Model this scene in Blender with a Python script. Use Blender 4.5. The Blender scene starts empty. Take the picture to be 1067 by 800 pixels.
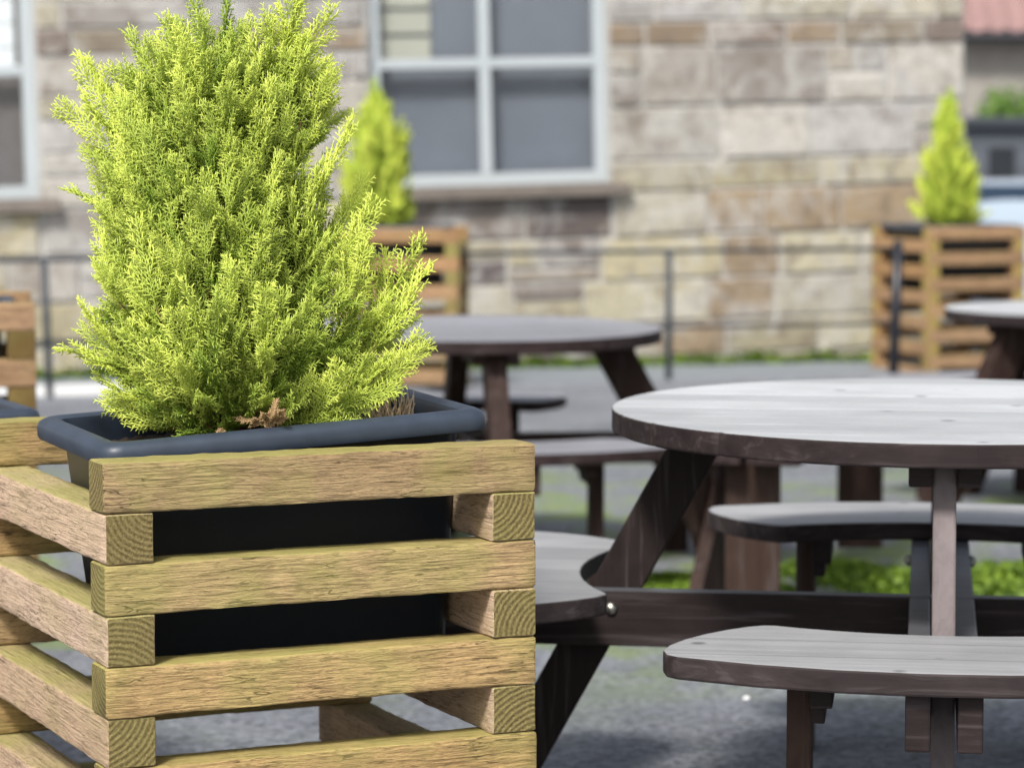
import bpy, bmesh, math, random
import numpy as np
from mathutils import Vector, Matrix, Euler
sc = bpy.context.scene
COL = sc.collection
ZC = 1.32                      # camera height above the far ground; z below is world z
F = 3000.0                     # focal length in photo pixels (photo 1067 wide)
rad = math.radians

# ------------------------------------------------------------------ materials
class N:
    def __init__(s, name):
        s.m = bpy.data.materials.new(name); s.m.use_nodes = True
        s.t = s.m.node_tree; s.n = s.t.nodes
        s.b = s.n['Principled BSDF']; s.out = s.n['Material Output']
    def add(s, typ, **kw):
        o = s.n.new(typ)
        for k, v in kw.items():
            if k in o.inputs.keys(): s.put(o, k, v)
            else: setattr(o, k, v)
        return o
    def put(s, node, key, v):
        i = node.inputs[key]
        if isinstance(v, bpy.types.NodeSocket): s.t.links.new(v, i)
        else: i.default_value = v
    def coord(s, which='Object', scale=(1, 1, 1), loc=(0, 0, 0)):
        c = s.add('ShaderNodeTexCoord')
        mp = s.add('ShaderNodeMapping'); s.put(mp, 'Vector', c.outputs[which])
        mp.inputs['Scale'].default_value = scale
        mp.inputs['Location'].default_value = loc
        return mp.outputs[0]
    def noise(s, vec, scale, detail=6, rough=.6, dist=0.):
        o = s.add('ShaderNodeTexNoise'); s.put(o, 'Vector', vec)
        o.inputs['Scale'].default_value = scale; o.inputs['Detail'].default_value = detail
        o.inputs['Roughness'].default_value = rough; o.inputs['Distortion'].default_value = dist
        return o.outputs['Fac']
    def ramp(s, fac, stops):
        o = s.add('ShaderNodeValToRGB'); s.put(o, 'Fac', fac)
        e = o.color_ramp.elements
        while len(e) < len(stops): e.new(.5)
        for k, (p, c) in enumerate(stops):
            e[k].position = p
            if not isinstance(c, (tuple, list)): c = (c, c, c)
            e[k].color = (*c, 1)
        return o.outputs[0]
    def mix(s, f, a, b, mode='MIX'):
        o = s.add('ShaderNodeMix', data_type='RGBA', blend_type=mode)
        for k, v in ((0, f), (6, a), (7, b)):
            i = o.inputs[k]
            if isinstance(v, bpy.types.NodeSocket): s.t.links.new(v, i)
            else: i.default_value = (*v, 1) if isinstance(v, (tuple, list)) and len(v) == 3 else v
        return o.outputs[2]
    def math(s, op, a, b=0., c=0.):
        o = s.add('ShaderNodeMath', operation=op)
        for k, v in enumerate((a, b, c)):
            if isinstance(v, bpy.types.NodeSocket): s.t.links.new(v, o.inputs[k])
            else: o.inputs[k].default_value = v
        return o.outputs[0]
    def maprange(s, v, a, b, c=0., d=1.):
        o = s.add('ShaderNodeMapRange', interpolation_type='SMOOTHSTEP')
        s.put(o, 0, v)
        for k, q in zip((1, 2, 3, 4), (a, b, c, d)): o.inputs[k].default_value = q
        return o.outputs[0]
    def bump(s, h, strength, dist=.01, prev=None):
        o = s.add('ShaderNodeBump'); s.put(o, 'Height', h)
        o.inputs['Strength'].default_value = strength; o.inputs['Distance'].default_value = dist
        if prev is not None: s.put(o, 'Normal', prev)
        return o.outputs[0]
    def base(s, v):
        s.put(s.b, 'Base Color', (*v, 1) if isinstance(v, tuple) else v)
    def rough(s, v): s.put(s.b, 'Roughness', v)
    def normal(s, v): s.put(s.b, 'Normal', v)

def plain(name, col, rough=.6, metal=0., var=.25, scale=12., bump=.15):
    m = N(name); v = m.coord()
    n = m.noise(v, scale, 8)
    m.base(m.mix(n, tuple(c*(1-var) for c in col), tuple(min(1, c*(1+var)) for c in col)))
    m.rough(rough); m.b.inputs['Metallic'].default_value = metal
    m.normal(m.bump(m.noise(v, scale*6, 5), bump, .004))
    return m.m

def separate(m, vec):
    o = m.add('ShaderNodeSeparateXYZ'); m.put(o, 0, vec)
    return o.outputs

def timber(name, c_dark, c_light, algae=.5, topalgae=.75, seedoff=0., endcol=((.14, .10, .035), (.40, .32, .13)), ringscale=1.):
    """rough sawn softwood: local x is the grain direction"""
    m = N(name)
    oi = m.add('ShaderNodeObjectInfo')
    c = m.add('ShaderNodeTexCoord')
    off = m.add('ShaderNodeVectorMath', operation='MULTIPLY_ADD')
    cr = m.add('ShaderNodeCombineXYZ')
    for k in range(3): m.put(cr, k, oi.outputs['Random'])
    m.put(off, 0, cr.outputs[0]); off.inputs[1].default_value = (37, 53, 71); m.put(off, 2, c.outputs['Object'])
    P = off.outputs[0]
    def mp(scale):
        o = m.add('ShaderNodeMapping'); m.put(o, 'Vector', P); o.inputs['Scale'].default_value = scale
        return o.outputs[0]
    fib = m.noise(mp((22, 150, 150)), 1., 8, .72, 1.2)          # torn fibre ripples
    fine = m.noise(mp((130, 620, 620)), 1., 4, .75)
    rip = m.noise(mp((8, 135, 135)), 1., 2, .5, 1.1)
    bandn = m.noise(mp((1.6, 16, 16)), 1., 4, .55, .5)
    blot = m.noise(P, 7., 5, .6)
    blot2 = m.noise(P, 2.6, 5, .65)
    sidec = m.mix(bandn, c_dark, c_light)
    sidec = m.mix(m.ramp(fib, [(.39, .6), (.495, 0)]), sidec, tuple(x*.36 for x in c_dark))  # fibre and ripple troughs darkened: their shade put into the colour
    sidec = m.mix(m.ramp(fine, [(.40, .35), (.56, 0)]), sidec, tuple(x*.40 for x in c_dark))
    sidec = m.mix(m.ramp(rip, [(.36, .26), (.50, 0)]), sidec, tuple(x*.45 for x in c_dark))
    hv = m.add('ShaderNodeHueSaturation'); m.put(hv, 'Color', sidec); m.put(hv, 'Value', m.math('MULTIPLY_ADD', oi.outputs['Random'], .30, .84)); m.put(hv, 'Saturation', m.math('MULTIPLY_ADD', m.math('FRACT', m.math('MULTIPLY', oi.outputs['Random'], 17.3)), .14, .88)); sidec = hv.outputs[0]
    crk = m.math('ABSOLUTE', m.math('SUBTRACT', m.noise(mp((5, 70, 70)), 1., 3, .5, .8), .5))
    crk = m.math('MULTIPLY', m.ramp(crk, [(.003, 1), (.010, 0)]), m.ramp(m.noise(P, 11., 3), [(.46, 0), (.56, .85)]))
    sidec = m.mix(crk, sidec, tuple(x*.16 for x in c_dark))
    vk = m.add('ShaderNodeTexVoronoi'); m.put(vk, 'Vector', mp((7, 12, 12))); vk.inputs['Scale'].default_value = 1.
    sidec = m.mix(m.ramp(vk.outputs['Distance'], [(.035, .85), (.075, 0)]), sidec, tuple(x*.22 for x in c_dark))
    kn = m.add('ShaderNodeTexVoronoi'); m.put(kn, 'Vector', mp((4.2, 15, 15))); kn.inputs['Scale'].default_value = 1.; kn.inputs['Randomness'].default_value = 1.
    kd = m.math('ADD', kn.outputs['Distance'], m.math('MULTIPLY', m.math('SUBTRACT', fib, .5), .12))
    kc = m.ramp(separate(m, kn.outputs['Color'])[0], [(.62, 0), (.64, 1)])
    sidec = m.mix(m.math('MULTIPLY', kc, m.ramp(kd, [(.08, .85), (.15, .25), (.30, 0)])), sidec, tuple(x*.38 for x in c_dark))
    # end grain rings
    sx = separate(m, c.outputs['Object'])
    r1 = m.math('FRACT', m.math('MULTIPLY', oi.outputs['Random'], 7.13)); r2 = m.math('FRACT', m.math('MULTIPLY', oi.outputs['Random'], 13.7))
    ry = m.math('ADD', sx[1], m.math('MULTIPLY', m.math('SIGN', m.math('SUBTRACT', r1, .5)), m.math('MULTIPLY_ADD', r1, .05, .018)))
    rz = m.math('ADD', sx[2], m.math('MULTIPLY_ADD', r2, .05, .030))
    r = m.math('SQRT', m.math('ADD', m.math('MULTIPLY', ry, ry), m.math('MULTIPLY', rz, rz)))
    r = m.math('ADD', r, m.math('MULTIPLY', m.noise(P, 22., 3), .009))
    w = m.math('SINE', m.math('MULTIPLY', r, 760.*ringscale))
    w = m.math('MULTIPLY_ADD', w, .5, .5)
    ringn = m.noise(P, 260., 4)
    endc = m.mix(m.math('MULTIPLY', m.math('MULTIPLY_ADD', w, .95, .05), m.maprange(ringn, .3, .62)), endcol[1], endcol[0])
    endc = m.mix(m.ramp(m.noise(P, 300., 3), [(.4, .5), (.6, 0)]), endc, endcol[0])
    nrm = separate(m, c.outputs['Normal'])
    isend = m.maprange(m.math('ABSOLUTE', nrm[0]), .6, .8)
    col = m.mix(isend, sidec, endc)
    # living algae film, more of it where rain lies
    g = m.add('ShaderNodeNewGeometry')
    up = m.maprange(separate(m, g.outputs['Normal'])[2], .3, .9)
    am = m.ramp(blot, [(.42, 0), (.68, 1)])
    am = m.math('MULTIPLY', am, algae)
    am2 = m.math('MULTIPLY', m.math('MULTIPLY', up, topalgae), m.ramp(blot2, [(.34, .25), (.56, 1)]))
    am = m.math('MAXIMUM', am, am2)
    col = m.mix(am, col, m.mix(fib, (.20, .19, .04), (.48, .45, .15)))
    m.base(col)
    m.rough(m.math('MULTIPLY_ADD', fine, .2, .68))
    m.b.inputs['Specular IOR Level'].default_value = .25
    h1 = m.math('MULTIPLY_ADD', fine, .25, m.math('MULTIPLY_ADD', rip, .8, m.math('MULTIPLY', fib, .7)))
    h1 = m.math('MULTIPLY_ADD', crk, -.5, h1)
    h = m.mix(isend, h1, m.math('MULTIPLY_ADD', w, -.5, fine))
    m.normal(m.bump(h, 1., .0045))
    return m.m

M_TIM = timber('treated_timber', (.38, .235, .095), (.61, .425, .19), algae=.6)
M_TIMP = timber('pinkish_timber', (.52, .345, .215), (.76, .56, .40), algae=.22, topalgae=.8)
M_TIMO = timber('orange_timber', (.36, .20, .095), (.50, .30, .155), algae=.12, topalgae=.35, endcol=((.26, .18, .05), (.50, .38, .13)))
M_TIMB = timber('brown_timber', (.20, .11, .045), (.30, .18, .08), algae=.3, topalgae=.4, endcol=((.12, .07, .02), (.22, .14, .05)))

def darkwood(name, dark, light, topc, topmix=.9, grain=(3, 45, 45)):
    m = N(name)
    oi = m.add('ShaderNodeObjectInfo')
    c = m.add('ShaderNodeTexCoord')
    a = m.add('ShaderNodeMapping'); m.put(a, 'Vector', c.outputs['Object']); a.inputs['Scale'].default_value = grain
    m.put(a, 'Location', oi.outputs['Random'])
    g1 = m.noise(a.outputs[0], 1., 6, .6, .8)
    b = m.noise(c.outputs['Object'], 5., 5, .6)
    col = m.mix(g1, dark, light)
    col = m.mix(m.ramp(b, [(.5, 0), (.8, .5)]), col, tuple(min(1, x*1.5) for x in light))
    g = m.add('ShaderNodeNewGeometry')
    up = m.maprange(separate(m, g.outputs['Normal'])[2], .75, .97)  # upward faces paler: weathering, with the sky sheen put into the colour
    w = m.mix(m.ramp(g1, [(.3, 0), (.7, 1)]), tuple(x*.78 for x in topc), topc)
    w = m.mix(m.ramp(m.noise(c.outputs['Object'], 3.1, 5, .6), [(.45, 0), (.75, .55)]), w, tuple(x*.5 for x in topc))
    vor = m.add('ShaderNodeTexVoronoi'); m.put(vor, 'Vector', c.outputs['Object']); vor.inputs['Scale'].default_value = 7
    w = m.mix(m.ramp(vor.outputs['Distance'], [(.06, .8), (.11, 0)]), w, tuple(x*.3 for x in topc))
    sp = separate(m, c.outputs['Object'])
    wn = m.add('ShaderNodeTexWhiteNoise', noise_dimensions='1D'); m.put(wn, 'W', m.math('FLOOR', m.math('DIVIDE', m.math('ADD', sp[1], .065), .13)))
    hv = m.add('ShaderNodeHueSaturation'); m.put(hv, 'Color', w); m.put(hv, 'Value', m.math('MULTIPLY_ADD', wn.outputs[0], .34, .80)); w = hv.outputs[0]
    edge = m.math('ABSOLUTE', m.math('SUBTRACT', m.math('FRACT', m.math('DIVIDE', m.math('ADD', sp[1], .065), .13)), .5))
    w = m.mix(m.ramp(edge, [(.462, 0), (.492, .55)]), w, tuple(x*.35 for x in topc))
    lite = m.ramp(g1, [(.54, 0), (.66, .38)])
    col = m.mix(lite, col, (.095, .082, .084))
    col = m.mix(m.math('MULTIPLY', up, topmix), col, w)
    m.base(col)
    m.rough(m.math('MULTIPLY_ADD', g1, .25, m.math('MULTIPLY_ADD', up, -.14, .50)))
    m.put(m.b, 'Specular IOR Level', m.math('MULTIPLY_ADD', up, .35, .14))
    m.normal(m.bump(g1, .35, .003))
    return m.m
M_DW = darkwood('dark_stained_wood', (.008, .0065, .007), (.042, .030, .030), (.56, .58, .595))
M_DWL = darkwood('dark_stained_legs', (.008, .006, .0065), (.034, .024, .023), (.15, .16, .18), .6)
M_DWLV = darkwood('dark_stained_uprights', (.008, .006, .0065), (.036, .025, .023), (.15, .16, .18), .6, (45, 45, 3))
M_DWRV = darkwood('red_brown_uprights', (.012, .007, .006), (.050, .028, .022), (.14, .11, .11), .5, (45, 45, 3))
M_DWB = darkwood('dark_weathered_wood', (.010, .007, .008), (.042, .027, .026), (.33, .335, .37))
M_DWS = darkwood('dark_weathered_seat', (.011, .009, .009), (.052, .040, .040), (.37, .375, .385))
M_DWR = darkwood('red_brown_wood', (.012, .007, .006), (.048, .027, .021), (.14, .11, .11), .5)
M_DWG = darkwood('greyed_wood', (.08, .065, .066), (.21, .18, .18), (.16, .15, .17), .6, (45, 45, 3))
M_BARE = darkwood('brown_board_wood', (.020, .011, .009), (.062, .038, .028), (.2, .16, .14), .5, (45, 45, 3))

M_PLAST = plain('black_plastic', (.013, .019, .032), .40, 0, .3, 9, .06)
M_RIM = plain('skylit_rim_plastic', (.032, .044, .066), .45, 0, .5, 16, .06)  # paler and bluer than the shell: sky light put into the base colour
M_STEEL = plain('galvanised_steel', (.42, .41, .36), .35, 1., .2, 60, .1)
M_IRON = plain('dark_grey_iron', (.030, .038, .048), .5, 0, .3, 30, .2)
M_BLACKIRON = plain('black_paint_iron', (.012, .014, .022), .35, 0, .2, 30, .1)
M_WFRAME = plain('white_window_paint', (.42, .46, .48), .45, 0, .06, 10, .05)
M_SILL = plain('brown_sill_stone', (.17, .145, .125), .85, 0, .5, 7, .5)
M_BACKG = plain('grey_pane_backing', (.19, .20, .22), .9, 0, .18, 1.6, .1)
M_BACKB = plain('brown_pane_backing', (.18, .155, .14), .9, 0, .3, 2.2, .1)
M_CREAM = plain('cream_reflection_slat', (.52, .49, .38), .8, 0, .12, 5, .1)
M_WREFL = plain('white_reflection_slat', (.93, .92, .88), .8, 0, .05, 5, .1)
M_SOIL = plain('potting_soil', (.055, .036, .022), .95, 0, .7, 60, 1.)
M_BARK = plain('reddish_bark', (.16, .065, .035), .85, 0, .45, 80, .6)
M_STRAW = plain('dry_straw', (.62, .46, .28), .85, 0, .35, 90, .2)
M_DEAD = plain('dead_brown_foliage', (.40, .27, .13), .85, 0, .35, 90, .2)
M_KERB = plain('kerb_stone', (.20, .21, .23), .85, 0, .3, 8, .5)
M_PALE = plain('pale_concrete', (.62, .63, .64), .8, 0, .12, 4, .3)
M_TILE = plain('pink_clay_tile', (.27, .165, .155), .8, 0, .35, 3, .5)
M_GUT = plain('black_gutter_paint', (.012, .014, .02), .5, 0, .2, 8, .1)
M_COTT = plain('distant_stone', (.30, .28, .25), .9, 0, .35, 2.5, .5)
M_SHED = plain('dark_grey_cladding', (.085, .095, .115), .6, 0, .2, 3, .2)
M_SHEDG = plain('shed_window_glass', (.02, .025, .03), .12, 0, .2, 3, .0)
M_CAR = plain('pale_blue_car_paint', (.42, .50, .58), .22, .2, .03, 3, 0)
M_GLASSD = plain('tinted_car_glass', (.02, .035, .06), .08, 0, .05, 3, 0)
M_TYRE = plain('tyre_rubber', (.02, .02, .02), .8, 0, .2, 20, .2)
M_SLATE = plain('grey_roof_slate', (.10, .10, .12), .7, 0, .3, 6, .5)
M_PEB = plain('white_pebble_stone', (.75, .75, .76), .7, 0, .1, 60, .2)
M_LAMP = plain('headlamp_lens', (.7, .72, .75), .1, 0, .05, 20, 0)

def glass():
    m = N('window_glass')
    tr = m.add('ShaderNodeBsdfTransparent'); tr.inputs[0].default_value = (.94, .96, .98, 1)
    gl = m.add('ShaderNodeBsdfGlossy'); gl.inputs['Roughness'].default_value = .04
    lw = m.add('ShaderNodeLayerWeight'); fz = m.math('MULTIPLY_ADD', m.math('POWER', lw.outputs['Facing'], 5.), .9, .045)
    wob = m.bump(m.noise(m.coord(), 2.5, 2), .15, .02)
    m.put(gl, 'Normal', wob)
    mx = m.add('ShaderNodeMixShader'); m.put(mx, 0, fz)
    m.put(mx, 1, tr.outputs[0]); m.put(mx, 2, gl.outputs[0])
    m.t.links.new(mx.outputs[0], m.out.inputs[0])
    return m.m
M_GLASS = glass()

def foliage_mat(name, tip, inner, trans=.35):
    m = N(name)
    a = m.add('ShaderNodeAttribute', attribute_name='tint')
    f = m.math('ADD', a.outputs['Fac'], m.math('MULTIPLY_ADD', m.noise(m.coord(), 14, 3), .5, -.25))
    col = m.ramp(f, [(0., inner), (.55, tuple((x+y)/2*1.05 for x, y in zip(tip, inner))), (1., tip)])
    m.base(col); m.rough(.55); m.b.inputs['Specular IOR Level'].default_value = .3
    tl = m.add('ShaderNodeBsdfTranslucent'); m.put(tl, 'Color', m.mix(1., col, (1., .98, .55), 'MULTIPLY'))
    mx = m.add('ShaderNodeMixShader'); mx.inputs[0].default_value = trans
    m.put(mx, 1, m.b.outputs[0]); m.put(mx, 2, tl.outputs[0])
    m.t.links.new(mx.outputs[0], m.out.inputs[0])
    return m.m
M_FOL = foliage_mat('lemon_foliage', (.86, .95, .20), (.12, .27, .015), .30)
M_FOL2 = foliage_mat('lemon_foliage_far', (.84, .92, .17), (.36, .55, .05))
M_WEED = foliage_mat('weed_leaf', (.24, .36, .04), (.06, .12, .015))
M_BUSH = foliage_mat('shrub_leaf', (.22, .36, .07), (.06, .13, .03))

def asphalt():
    m = N('asphalt_ground'); v = m.coord()
    big = m.noise(v, .9, 6, .6)
    mid = m.noise(v, 9., 8, .72)
    vor = m.add('ShaderNodeTexVoronoi'); m.put(vor, 'Vector', v); vor.inputs['Scale'].default_value = 75
    chips = m.ramp(vor.outputs['Color'], [(.2, 0.), (.85, 1.)])
    c = m.mix(mid, (.095, .102, .116), (.25, .262, .285))
    c = m.mix(m.math('MULTIPLY', chips, .55), c, (.38, .40, .44))
    c = m.mix(m.ramp(m.noise(v, 42, 5, .7), [(.40, .75), (.53, 0)]), c, (.045, .05, .06))
    c = m.mix(m.ramp(big, [(.35, .55), (.6, 0)]), c, (.062, .070, .084))
    # moss and grass growing in the tarmac, thickest under and behind the tables
    s = separate(m, v)
    band = m.math('MULTIPLY', m.maprange(s[1], 5.6, 8.0), m.maprange(s[1], 12.8, 10.5))
    patch = m.noise(v, 2.1, 7, .68, .3)
    m1 = m.math('MULTIPLY', band, m.ramp(patch, [(.48, 0), (.58, .9)]))
    near = m.ramp(m.noise(v, 3.3, 8, .72), [(.62, 0), (.72, .7)])
    mm = m.math('MAXIMUM', m1, near)
    moss = m.mix(m.noise(v, 24, 5), (.08, .15, .02), (.26, .33, .07))
    c = m.mix(m.math('MULTIPLY', mm, .85), c, moss)
    m.base(c)
    m.rough(.72)
    m.normal(m.bump(m.math('MULTIPLY_ADD', vor.outputs['Distance'], .6, mid), .7, .008))
    return m.m
M_ASPH = asphalt()
def road_mat():
    m = N('blue_grey_tarmac'); v = m.coord()
    c = m.mix(m.noise(v, 3., 7, .7), (.15, .175, .20), (.24, .265, .29))
    m.base(c); m.rough(.7); m.normal(m.bump(m.noise(v, 60, 5), .5, .005))
    return m.m
M_ROAD = road_mat()

def stone():
    m = N('sandstone_blocks')
    a = m.add('ShaderNodeVertexColor', layer_name='Col')
    v = m.coord()
    n = m.noise(v, 5.5, 9, .68, .4); n2 = m.noise(v, 26, 6, .7); n3 = m.noise(v, 2.2, 6, .6)
    c = m.mix(m.ramp(n, [(.38, .6), (.50, 0)]), a.outputs[0], (.15, .115, .085))
    c = m.mix(m.ramp(m.noise(v, 4., 7, .62, .8), [(.50, 0), (.60, .5)]), c, (.56, .55, .52))
    c = m.mix(m.ramp(n3, [(.54, 0), (.66, .6)]), c, (.46, .45, .44))
    c = m.mix(m.ramp(n2, [(.40, .3), (.52, 0)]), c, (.16, .13, .11))
    m.base(c); m.rough(.9); m.normal(m.bump(m.math('ADD', n, n2), .8, .02))
    return m.m
M_STONE = stone()
M_MORT = plain('lime_mortar', (.42, .41, .39), .95, 0, .25, 9, .6)

# ------------------------------------------------------------------ object helpers
def link(name, me, mat=None, parent=None, smooth=False):
    o = bpy.data.objects.new(name, me); COL.objects.link(o)
    if mat is not None and me is not None: me.materials.append(mat)
    if parent is not None: o.parent = parent
    if smooth and me is not None:
        me.shade_smooth()
    return o
def empty(name, loc=(0, 0, 0), rz=0., rot=None):
    o = bpy.data.objects.new(name, None); COL.objects.link(o)
    o.location = loc; o.rotation_euler = rot if rot is not None else (0, 0, rz); o.empty_display_size = .1
    return o
def tag(o, label=None, cat=None, group=None, kind=None):
    if label: o['label'] = label
    if cat: o['category'] = cat
    if group: o['group'] = group
    if kind: o['kind'] = kind
    return o
def kids(o): return [c for c in bpy.data.objects if c.parent == o]
def copy_tree(o, parent=None):
    c = o.copy(); COL.objects.link(c); c.parent = parent
    for ch in kids(o): copy_tree(ch, c)
    return c
def mesh(verts, faces, name='m'):
    me = bpy.data.meshes.new(name); me.from_pydata([tuple(v) for v in verts], [], faces); me.update(); return me
class MB:
    def __init__(s): s.v = []; s.f = []; s.c = []
    def add(s, vs, fs, col=None):
        k = len(s.v); s.v += [tuple(v) for v in vs]; s.f += [tuple(i+k for i in f) for f in fs]
        s.c += [col]*len(fs)
    def box(s, c, d, rot=None, bev=0., col=None):
        hx, hy, hz = d[0]/2, d[1]/2, d[2]/2
        bm = bmesh.new(); bmesh.ops.create_cube(bm, size=1, matrix=Matrix.Diagonal((d[0], d[1], d[2], 1)))
        if bev: bmesh.ops.bevel(bm, geom=bm.edges[:], offset=bev, segments=2, affect='EDGES', profile=.6)
        M = Matrix.Translation(c) @ (rot.to_4x4() if rot is not None else Matrix())
        bm.transform(M); bm.verts.index_update()
        s.add([v.co.copy() for v in bm.verts], [[v.index for v in f.verts] for f in bm.faces], col); bm.free()
    def span(s, a, b, w, h, bev=.003, up=Vector((0, 0, 1))):
        """board from a to b; w along the side, h along the third direction"""
        a = Vector(a); b = Vector(b); x = (b-a).normalized(); y = up.cross(x)
        y = y.normalized() if y.length > 1e-4 else Vector((0, 1, 0)); z = x.cross(y)
        R = Matrix((x, y, z)).transposed()
        s.box((a+b)/2, ((b-a).length, w, h), R, bev)
    def tube(s, pts, r, n=8):
        pts = [Vector(p) for p in pts]; rings = []
        for i, p in enumerate(pts):
            t = (pts[min(i+1, len(pts)-1)]-pts[max(i-1, 0)]).normalized()
            u = t.orthogonal().normalized() if i == 0 else (u - t*u.dot(t)).normalized()
            w = t.cross(u); rr = r[i] if isinstance(r, (list, tuple)) else r
            rings.append([p+(u*math.cos(q)+w*math.sin(q))*rr for q in [2*math.pi*k/n for k in range(n)]])
        fs = []
        for i in range(len(pts)-1):
            for k in range(n): fs.append((i*n+k, i*n+(k+1) % n, (i+1)*n+(k+1) % n, (i+1)*n+k))
        fs.append(tuple(range(n))[::-1]); fs.append(tuple((len(pts)-1)*n+k for k in range(n)))
        s.add([v for r_ in rings for v in r_], fs)
    def lathe(s, prof, c, n=16):
        vs = []; fs = []
        for r, z in prof:
            for k in range(n): vs.append((c[0]+r*math.cos(2*math.pi*k/n), c[1]+r*math.sin(2*math.pi*k/n), c[2]+z))
        for i in range(len(prof)-1):
            for k in range(n): fs.append((i*n+k, i*n+(k+1) % n, (i+1)*n+(k+1) % n, (i+1)*n+k))
        fs.append(tuple(range(n))[::-1]); fs.append(tuple((len(prof)-1)*n+k for k in range(n)))
        s.add(vs, fs)
    def prism(s, poly, z0, z1, col=None):
        n = len(poly)
        s.add([(x, y, z0) for x, y in poly]+[(x, y, z1) for x, y in poly],
              [tuple(range(n))[::-1], tuple(range(n, 2*n))]+[(i, (i+1) % n, n+(i+1) % n, n+i) for i in range(n)], col)
    def build(s, name, mat, parent=None, smooth=False, bevel=0.):
        me = mesh(s.v, s.f, name)
        if any(c is not None for c in s.c):
            ca = me.color_attributes.new('Col', 'FLOAT_COLOR', 'CORNER')
            for p, c in zip(me.polygons, s.c):
                for li in p.loop_indices: ca.data[li].color = (*(c or (.5, .5, .5)), 1)
        o = link(name, me, mat, parent, smooth)
        if bevel:
            b = o.modifiers.new('edge', 'BEVEL'); b.width = bevel; b.segments = 2; b.limit_method = 'ANGLE'
        return o
def unpix(px, py, D):
    """point at forward distance D seen at photo pixel (px, py), horizon at 155"""
    return Vector(((px-533.5)/F*D, D, ZC-(py-155)/F*D))

# ------------------------------------------------------------------ setting
def ss(a, b, x):
    x = min(1, max(0, (x-a)/(b-a))); return x*x*(3-2*x)
def gz(x, y):
    z = .105*(1-ss(5.7, 9.0, y))
    z -= .50*ss(19.5, 30, y)
    return z
xs = sorted(set([-400, -150, -60, -25, 25, 60, 150, 400]+[round(-12+.5*k, 3) for k in range(49)]))
ys = sorted(set([-300, -80, -20, 0, 2, 500, 260, 140, 90, 60, 45, 38]+[round(3+.4*k, 3) for k in range(80)]))
gv = [(x, y, gz(x, y)) for y in ys for x in xs]
gf = [(j*len(xs)+i, j*len(xs)+i+1, (j+1)*len(xs)+i+1, (j+1)*len(xs)+i) for j in range(len(ys)-1) for i in range(len(xs)-1)]
g = link('ground', mesh(gv, gf), M_ASPH, smooth=True); tag(g, kind='structure')

WY = rad(16.)                                       # the long wall runs away to the right
WU = Vector((math.cos(WY), math.sin(WY), 0)); WN = Vector((math.sin(WY), -math.cos(WY), 0))
W0 = Vector((0, 17.35, 0))
def wallp(u, n, z): return W0+WU*u+WN*n+Vector((0, 0, z))
# railing line
RA = Vector((-2.39, 14.7, 0)); RB = Vector((2.18, 16.27, 0)); RU = (RB-RA).normalized(); RN = Vector((RU.y, -RU.x, 0))
mb = MB()
a0 = RA-RU*9; a1 = RB+RU*.3
q = [a0-RN*.08, a1-RN*.08, wallp(3.0, .0, 0), wallp(-12, .0, 0)]
mb.add([(p.x, p.y, .006) for p in q], [(0, 1, 2, 3)])
tag(mb.build('pavement', M_ROAD), kind='structure')
mb = MB(); mb.span(a0+Vector((0, 0, .015)), a1+Vector((0, 0, .015)), .13, .07, .01)
tag(mb.build('kerb', M_KERB), kind='structure')
mb = MB()
q = [RA-RU*2.6-RN*.12, RA+RU*1.25-RN*.12, RA+RU*1.4-RN*1.25, RA-RU*2.6-RN*1.25]
mb.add([(p.x, p.y, .011) for p in q], [(0, 1, 2, 3)])
tag(mb.build('paving', M_PALE), kind='structure')

# ------------------------------------------------------------------ timber crates
def beam_mesh(L, t, seed, ns=36, amp=.0011):
    rnd = random.Random(seed); h = t/2-.0006; r = .0032
    sec = []
    for (sx, sy, a) in ((1, 1, 0), (-1, 1, 90), (-1, -1, 180), (1, -1, 270)):
        cx, cy = sx*(h-r), sy*(h-r)
        pts = [(cx+r*math.cos(rad(a+q)), cy+r*math.sin(rad(a+q))) for q in (0, 45, 90)]
        nx = {0: (cx-.008*1, cy+r), 90: (cx-r, cy-.008), 180: (cx+.008, cy-r), 270: (cx+r, cy+.008)}[a]
        nx2 = {0: (0, cy+r), 90: (cx-r, 0), 180: (0, cy-r), 270: (cx+r, 0)}[a]
        nx3 = {0: (-cx+.008, cy+r), 90: (cx-r, -cy+.008), 180: (-cx-.008, cy-r), 270: (cx+r, -cy-.008)}[a]
        sec += pts+[nx, nx2, nx3]
    n = len(sec)
    ph = [rnd.uniform(0, 6.28) for _ in range(12)]
    bend = rnd.uniform(-.0012, .0012); bend2 = rnd.uniform(-.0012, .0012)
    xs_ = [-L/2]+[-L/2+.0035]+[-L/2+.0035+(L-.007)*k/ns for k in range(1, ns)]+[L/2-.0035, L/2]
    vs = []; fs = []
    for i, x in enumerate(xs_):
        s_ = .95 if i in (0, len(xs_)-1) else 1.
        for k, (y, z) in enumerate(sec):
            e = amp*(math.sin(x*31+ph[0]+k*.9)*.35+math.sin(x*83+ph[1]+k*1.7)*.3+rnd.uniform(-.5, .5)*(1.4 if k % 6 < 3 else .4))
            d = math.hypot(y, z)
            f_ = s_*(1+e/d)
            vs.append((x, y*f_+bend*math.sin(math.pi*(x/L+.5)), z*f_+bend2*math.sin(math.pi*(x/L+.5))))
    for i in range(len(xs_)-1):
        for k in range(n): fs.append((i*n+k, i*n+(k+1) % n, (i+1)*n+(k+1) % n, (i+1)*n+k))
    fs.append(tuple(range(n))[::-1]); fs.append(tuple((len(xs_)-1)*n+k for k in range(n)))
    me = mesh(vs, fs); me.shade_smooth()
    for p in me.polygons[-2:]: p.use_smooth = False
    me.set_sharp_from_angle(angle=rad(50)) if hasattr(me, 'set_sharp_from_angle') else None
    return me

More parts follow.
